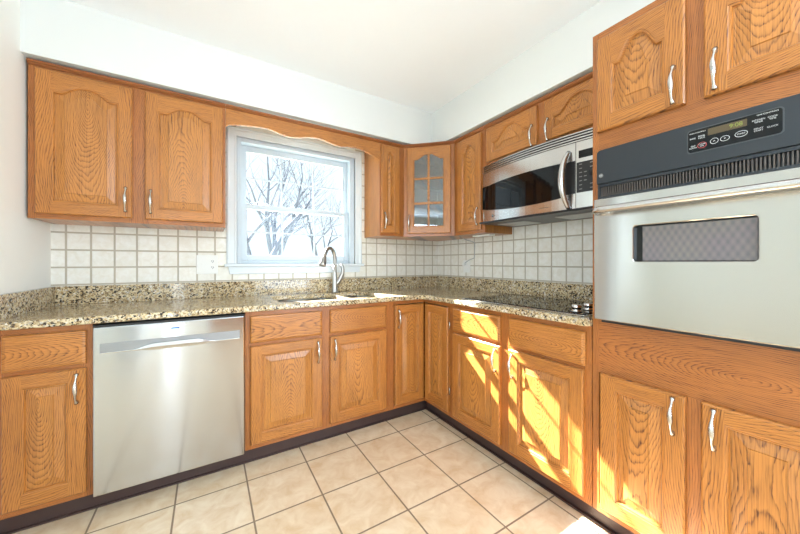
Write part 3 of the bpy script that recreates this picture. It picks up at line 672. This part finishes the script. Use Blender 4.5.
# ================================================================== COOKTOP
ck = thing('glass_cooktop', 'black glass cooktop with a steel rim set in the granite', 'cooktop', 'R', (1.38, -.33, CZ1))
MB().prism(rounded(.985, 1.790, -.585, -.075, .012), CZ1+.0004, CZ1+.006, 'z').build('steel_rim', STEELH, ck, bev=.002)
MB().prism(rounded(.999, 1.776, -.570, -.089, .01), CZ1+.006, CZ1+.009, 'z').build('glass_top', BGLASS, ck, bev=.001)
ringm = plain('grey_burner_print', srgb(70, 70, 72), .2)
for x, y, r in ((1.16, -.44, .075), (1.16, -.20, .10), (1.47, -.44, .105), (1.47, -.20, .075)):
    m = MB(); k = 48
    for i in range(k):
        a, b = 2*PI*i/k, 2*PI*(i+1)/k
        m.poly([(x+r*math.cos(a), y+r*math.sin(a), CZ1+.0093), (x+(r+.003)*math.cos(a), y+(r+.003)*math.sin(a), CZ1+.0093), (x+(r+.003)*math.cos(b), y+(r+.003)*math.sin(b), CZ1+.0093), (x+r*math.cos(b), y+r*math.sin(b), CZ1+.0093)])
    m.build('burner_ring', ringm, ck)
for y in (-.520, -.415, -.310, -.205):
    k = MB().lathe([(.024, .0), (.024, .004), (.0175, .007), (.0175, .012), (.0215, .015), (.0215, .030), (.018, .0335)], (1.715, y, CZ1+.0092)).build('knob', CHROME, ck)
    MB().lathe([(.026, .0), (.026, .003)], (1.715, y, CZ1+.0091)).build('knob_skirt', BLACK, k)

# ================================================================== MICROWAVE
mx0, mx1, mz0, mz1 = .9365, 1.8260, 1.432, 1.8455
mw = thing('microwave', 'wide stainless over-the-range microwave with bowed front above the cooktop', 'microwave', 'R', (mx0, 0, mz0))
MB().box(mx0+.002, mx1, -.318, -.010, mz0+.008, mz1).build('body', CHAR, mw)
cen = (mx0+mx1)/2; hw = (mx1-mx0)/2
def bow(x): return -.328 - .048*(1-((x-cen)/hw)**2)
def bowed(x0, x1, z0, z1, back=-.318, off=0, n=16, zf=None, zf0=None):
    m = MB(); xs = [x0+(x1-x0)*i/n for i in range(n+1)]
    for a, b in zip(xs, xs[1:]):
        za0, zb0 = (zf0(a), zf0(b)) if zf0 else (z0, z0); za, zb = (zf(a), zf(b)) if zf else (z1, z1)
        ya, yb = bow(a)-off, bow(b)-off
        m.poly([(a, ya, za0), (b, yb, zb0), (b, yb, zb), (a, ya, za)]); m.sm[-1] = True
        m.poly([(a, ya, za), (b, yb, zb), (b, back, zb), (a, back, za)]); m.poly([(a, ya, za0), (a, back, za0), (b, back, zb0), (b, yb, zb0)])
    for x, s in ((x0, 0), (x1, 1)):
        zA = zf0(x) if zf0 else z0; zB = zf(x) if zf else z1
        m.poly([(x, bow(x)-off, zA), (x, bow(x)-off, zB), (x, back, zB), (x, back, zA)])
    return m
gr = bowed(mx0, mx1, 1.790, mz1, off=-.010).build('vent_grille', BLACK, mw)
for k in range(4): bowed(mx0, mx1, 1.7925+k*.0142, 1.7985+k*.0142, back=-.33, off=.0005).build('grille_slat', STEELH, gr)
split = 1.623
md_ = bowed(mx0, split-.002, mz0+.010, 1.788).build('door', STEELH, mw)
zt_ = lambda x: 1.690 + .012*(1-((x-1.30)/.36)**2)
zb2 = lambda x: 1.534 - .036*(1-((x-1.34)/.40)**2)
bowed(mx0+.006, 1.560, 0, 0, back=-.34, off=.0012, n=24, zf=zt_, zf0=zb2).build('door_glass', BGLASS, md_)
bowed(1.566, split-.003, 1.520, 1.693, back=-.34, off=.0012, n=3).build('dark_edge', BLACK, md_)
m = MB(); pp = []; rr = []
for i in range(25):
    u = i/24; z = 1.745 - .300*u; s = abs(2*u-1); pp.append((1.590 - .012*(1-s*s), bow(1.58)-.004-.046*(1-s**2.4), z)); rr.append(.0205-.009*s)
m.tube(pp, rr, 14)
m.build('handle', BAR, md_)
cp = bowed(split+.001, mx1, mz0+.010, 1.788, n=6).build('control_panel', STEELH, mw)
bowed(split+.004, mx1-.006, 1.522, 1.680, back=-.34, off=.0012, n=5).build('keypad', BLACK, cp)
bowed(split+.014, mx1-.03, 1.701, 1.741, back=-.34, off=.0012, n=5).build('display', BGLASS, cp)
MB().lathe([(.022, 0), (.020, -.016), (.010, -.018)], (1.715, bow(1.715)-.002, 1.612), 'y').build('dial', BLACK, cp)
for r in range(7):
    for c_ in range(2 if r in (2, 3, 4) else 3):
        x = 1.645 + c_*(.022 if r in (2, 3, 4) else .050); z = 1.668-.0215*r
        MB().box(x-.009, x+.009, bow(x)-.0018, bow(x)-.0012, z-.0022, z+.0022).build('key_print', GREYP, cp)
MB().box(mx0+.010, mx1-.004, -.375, -.02, mz0-.004, mz0+.008).build('base_plate', BLACK, mw)
for x in (1.12, 1.55): MB().box(x-.11, x+.11, -.26, -.08, mz0-.008, mz0-.0042).build('grease_filter', STEELD, mw)
m = MB().lathe([(.0085, 0), (.0085, -.0012)], (1.045, bow(1.045)-.0002, 1.478), 'y'); m.build('emblem', CHAR, md_)
text('GE', .009, (1.045, bow(1.045)-.0018, 1.478), md_, LBL, 'emblem_letters')
MB().box(1.415, 1.475, bow(1.44)-.0010, bow(1.44)+.001, 1.468, 1.470).build('name_print', CHAR, md_)
MB().box(1.062, 1.075, bow(1.07)-.0012, bow(1.07)+.001, 1.4765, 1.4785).build('name_print', CHAR, md_)

# ================================================================== WALL OVEN
ov = thing('wall_oven', 'stainless built-in wall oven with a charcoal control panel', 'oven', 'R', (1.862, -.6, .912))
ox0_, ox1_ = 1.864, 2.478
MB().box(1.870, 2.468, -.598, -.03, .925, 1.612).build('oven_body', CHAR, ov)
# control panel, rounded upper corner
def rr2(x0, x1, z0, z1, r, n=6):
    return [(x, y) for x, y in rounded(x0, x1, z0, z1, r, n)]
pan = [(ox0_, 1.4785), (ox1_, 1.4785)] + [(ox1_-.016+.016*math.cos(a), 1.618-.016+.016*math.sin(a)) for a in [PI/2*k/5 for k in range(6)]] + [(ox0_+.016+.016*math.cos(a), 1.618-.016+.016*math.sin(a)) for a in [PI/2+PI/2*k/5 for k in range(6)]]
cpn = MB().prism(pan, -.640, -.602, 'y').build('control_panel', CHAR, ov, bev=.003)
MB().prism(rr2(2.153, 2.362, 1.518, 1.596, .010), -.6412, -.6403, 'y').build('keypad_bezel', plain('dark_grey_bezel', srgb(70, 74, 76), .4), cpn)
kp = MB().prism(rr2(2.156, 2.359, 1.521, 1.593, .009), -.6420, -.6413, 'y').build('keypad', BGLASS, cpn)
MB().prism(rr2(2.205, 2.291, 1.565, 1.586, .001), -.6426, -.6421, 'y').build('display', DISP, cpn)
Y = -.6427
text('9:08', .017, (2.268, -.6430, 1.5755), cpn, LED, 'display_digits')
text('OVEN CONTROLS', .0048, (2.160, Y, 1.583), cpn, LBL, align='LEFT'); text('TIME CONTROLS', .0055, (2.352, Y, 1.5865), cpn, LBL, align='RIGHT')
for s_, x, z in (('BAKE', 2.168, 1.566), ('BROIL\nHI/LO', 2.190, 1.566), ('SELF\nCLEAN', 2.169, 1.538), ('KITCHEN\nTIMER', 2.314, 1.570), ('COOK\nTIME', 2.341, 1.570), ('CLOCK', 2.341, 1.545), ('DELAY\nSTART', 2.314, 1.545)):
    text(s_, .0062, (x, Y, z), cpn, LBL)
text('CLEAR\nOFF', .0058, (2.191, Y, 1.539), cpn, LBL); text('START', .0060, (2.279, Y, 1.545), cpn, LBL)
def oring(cx_, cz_, rx, rz, mat, th=.0012):
    m = MB(); k = 32
    for i in range(k):
        a, b = 2*PI*i/k, 2*PI*(i+1)/k; P = lambda q, e: (cx_+(rx+e)*math.cos(q), Y, cz_+(rz+e)*math.sin(q))
        m.poly([P(a, 0), P(a, th), P(b, th), P(b, 0)])
    return m.build('key_outline', mat, cpn)
oring(2.191, 1.539, .010, .0085, LBLR); oring(2.220, 1.543, .0085, .0080, LBL); oring(2.244, 1.543, .0095, .0070, LBL); oring(2.279, 1.545, .0125, .0080, LBL)
text('^', .012, (2.220, Y, 1.541), cpn, LBL); text('v', .009, (2.244, Y, 1.544), cpn, LBL)
MB().lathe([(.0085, 0), (.0085, -.0012)], (1.882, -.6402, 1.512), 'y').build('emblem', GREYP, cpn); text('GE', .0095, (1.882, -.6418, 1.512), cpn, LBL, 'emblem_letters')
vg = MB().box(ox0_+.002, ox1_-.002, -.614, -.602, 1.417, 1.478).build('vent_grille', BLACK, ov)
m = MB(); x = ox0_+.014
while x < ox1_-.012: m.box(x, x+.0036, -.630, -.6145, 1.428, 1.466); x += .0084
m.build('vent_fins', plain('warm_grey_enamel', srgb(84, 76, 70), .4), vg)
MB().box(ox0_+.002, ox1_-.002, -.634, -.6145, 1.417, 1.427).box(ox0_+.002, ox1_-.002, -.634, -.6145, 1.467, 1.4775).box(ox0_+.002, ox0_+.012, -.634, -.6145, 1.427, 1.467).build('vent_frame', CHAR, vg)
# door with window opening
dx0, dx1, dz0, dz1 = ox0_, ox1_, .924, 1.4135
wx0_, wx1_, wz0_, wz1_ = 2.004, 2.316, 1.160, 1.293
m = MB()
inner = rr2(wx0_, wx1_, wz0_, wz1_, .010, 5); N = len(inner)
def outer(p):
    cx_, cz_ = (wx0_+wx1_)/2, (wz0_+wz1_)/2
    return p
od = MB().box(dx0, dx1, -.660, -.604, dz0, dz1).build('door', STEELO, ov)
cu = MB().prism(inner, -.70, -.640, 'y').build('cutter', STEEL, ov)
md = od.modifiers.new('b', 'BOOLEAN'); md.object = cu; md.solver = 'EXACT'
md = od.modifiers.new('v', 'BEVEL'); md.width = .004; md.segments = 3; md.limit_method = 'ANGLE'; md.angle_limit = .8
bpy.context.view_layer.update()
me = bpy.data.meshes.new_from_object(od.evaluated_get(bpy.context.evaluated_depsgraph_get())); od.modifiers.clear(); od.data = me; bpy.data.objects.remove(cu)
wp = MB().prism(rr2(wx0_+.0005, wx1_-.0005, wz0_+.0005, wz1_-.0005, .0095, 5), -.6440, -.6402, 'y').build('oven_window', BGLASS, od)
MB().box(wx0_+.024, wx1_-.003, -.6446, -.6441, wz0_+.003, wz1_-.005).build('window_screen', WEAVE, wp)
m = MB(); k = 40
m.tube([(1.878+(2.464-1.878)*i/k, -.664-.052*min(1, math.sin(PI*min(i, k-i)/k*1.0)*7)**.6 if 0 < i < k else -.661, 1.361) for i in range(k+1)], .0155, 16, flat=.85)
m.build('handle', BAR, od)
MB().box(ox0_+.020, ox1_, -.640, -.601, .9125, .9232).build('bottom_trim', BLACK, ov)

# ================================================================== OUTLETS
t = thing('outlet_plate', 'white double wall plate with a switch and outlet on the tile left of the window', 'outlet', 'B', (-2.02, -.007, 1.14))
p = MB().box(-2.083, -1.957, -.013, -.0065, 1.078, 1.207).build('plate', PLATE, t, bev=.002)
MB().box(-2.058, -2.042, -.0142, -.0132, 1.125, 1.160).build('switch_slot', PLATE, t, bev=.0005)
MB().box(-2.054, -2.046, -.022, -.0143, 1.142, 1.152).build('toggle', PLATE, t, bev=.001)
for z in (1.122, 1.164):
    r_ = MB().prism(rr2(-2.006, -1.972, z-.014, z+.014, .008), -.0150, -.0132, 'y').build('receptacle', PLATE, t)
    MB().box(-1.9955, -1.9925, -.0154, -.0151, z-.002, z+.007).box(-1.9855, -1.9825, -.0154, -.0151, z-.002, z+.006).box(-1.991, -1.987, -.0154, -.0151, z-.010, z-.006).build('slots', BLACK, r_)
t = thing('outlet_plate', 'white outlet plate on the right wall tile with a plug in it', 'outlet', 'R', (.44, -.007, 1.12))
MB().box(.392, .478, -.013, -.0065, 1.066, 1.178).build('plate', PLATE, t, bev=.002)
MB().prism(rr2(.420, .452, 1.082, 1.108, .008), -.0150, -.0132, 'y').build('receptacle', PLATE, t)
t = thing('light_cord', 'thin white plug and cord running up the tile from the outlet to the cabinet', 'cord', 'R', (.43, -.02, 1.14))
pl = MB().box(.408, .436, -.045, -.0155, 1.128, 1.152).build('plug', PLATE, t, bev=.003)
MB().tube(smooth([(.430, -.030, 1.150), (.470, -.016, 1.178), (.520, -.011, 1.194), (.530, -.010, 1.205), (.532, -.010, 1.26), (.534, -.010, 1.320), (.530, -.011, 1.332), (.50, -.02, 1.345), (.46, -.045, 1.360), (.44, -.06, 1.3735)], 5), .0036, 8).build('cord', plain('cord_jacket', srgb(178, 180, 178), .4), t)
t = MB(); t.box(.70, .88, -.20, -.14, 1.3615, 1.3735)
tag(t.build('under_cabinet_light', PLATE, bev=.002, run='R', base=(.79, -.17, 1.3615)), 'slim white light bar under the oak cabinet left of the microwave', 'light')

# ================================================================== ROOM BEHIND THE CAMERA (seen in reflections)
t = thing('ceiling_light', 'round opal dome light on the kitchen ceiling behind the viewpoint', 'ceiling light', 'B', (-1.25, -3.2, H))
MB().lathe([(.17, 0), (.17, -.02), (.16, -.022)], (-1.25, -3.2, H-.0005)).build('lamp_base', NICKEL, t)
MB().lathe([(.010, -.022), (.010, -.30)], (-1.25, -3.2, H-.0005), seg=10).build('stem', NICKEL, t)
MB().lathe([(.03, -.27), (.15, -.285), (.170, -.315), (.150, -.36), (.07, -.385), (.01, -.39)], (-1.25, -3.2, H-.0005)).build('lamp_shade', OPAL, t)
pd = thing('door_1', '', '', 'B', (-1.55, YR, 0), kind='structure')
MB().box(-2.05, -1.99, YR, YR+.02, 0, 2.08).box(-1.21, -1.15, YR, YR+.02, 0, 2.08).box(-1.99, -1.21, YR, YR+.02, 2.02, 2.08).build('door_frame', TRIMW, pd, bev=.004)
MB().box(-1.99, -1.21, YR-.05, YR-.01, .005, 2.02, (0, 1, -1.6)).build('door_leaf', OAKD, pd)
t = thing('floor_lamp', 'black torchiere floor lamp in the side room', 'floor lamp', 'B', (-4.3, -3.1, 0))
MB().lathe([(.13, 0), (.13, .015), (.02, .03)], (-4.3, -3.1, 0)).build('base', BLACK, t)
MB().lathe([(.012, .03), (.012, 1.72)], (-4.3, -3.1, 0), seg=12).build('pole', BLACK, t)
MB().lathe([(.02, 1.72), (.13, 1.76), (.17, 1.80), (.165, 1.805)], (-4.3, -3.1, 0)).build('lamp_shade', BLACK, t)

# ================================================================== TREES OUTSIDE
def branchy(m, p, d, L, r, depth, rng):
    pts = [p]; rad = [r]; n = 5; dd = d.normalized(); q = p.copy()
    for i in range(n):
        dd = (dd + Vector((rng.uniform(-.14, .14), rng.uniform(-.14, .14), rng.uniform(-.06, .10)))).normalized()
        q = q + dd*L/n; pts.append(q.copy()); rad.append(r*(1-.45*(i+1)/n))
    m.tube(pts, rad, 7 if depth > 1 else 5, cap=False)
    if depth == 0: return
    k = 3 if depth > 1 else 3
    for i in range(k):
        f = pts[2 + (i % 4)] if i < k-1 else pts[-1]
        side = Vector((rng.uniform(-1, 1), rng.uniform(-.8, .8), rng.uniform(-.1, .7))).normalized()
        nd = (dd*.75 + side*.75).normalized() if i < k-1 else (dd + side*.3).normalized()
        branchy(m, f, nd, L*rng.uniform(.62, .82), rad[2 + (i % 4)]*.62 if i < k-1 else rad[-1]*.85, depth-1, rng)
def tree(x, y, lean, L, r, seed, label, depth=5, z=-1.0, cat='tree', limbs=3, ll=None):
    rng = random.Random(seed); t = thing('bare_tree', label, cat, 'B', (x, y, z), 'bare trees outside the window')
    tk = MB(); top_ = Vector((x+lean[0]*L, y+lean[1]*L, z+L)); tk.tube([(x, y, z), (x+lean[0]*L*.4, y+lean[1]*L*.4, z+L*.5), tuple(top_)], [r*1.15, r, r*.85], 10); tk.build('trunk', BARK, t)
    for k in range(limbs):
        m = MB(); a = 2*PI*k/limbs + rng.uniform(-.5, .5)
        branchy(m, top_, Vector((math.cos(a)*.55, math.sin(a)*.35, 1)), ll or L*.95, r*.66, depth-1, rng)
        m.build('branch', BARK, t)
tree(-.90, 6.2, (-.02, .0), 1.7, .12, 11, 'bare tree with thick limbs behind the left third of the window')
tree(.50, 14.0, (.16, .0), 1.95, .20, 4, 'bare tree leaning right behind the middle of the window', ll=2.85)
tree(6.4, 25.0, (-.05, .0), 1.9, .18, 33, 'slender distant bare tree right of the leaning tree', ll=3.8)
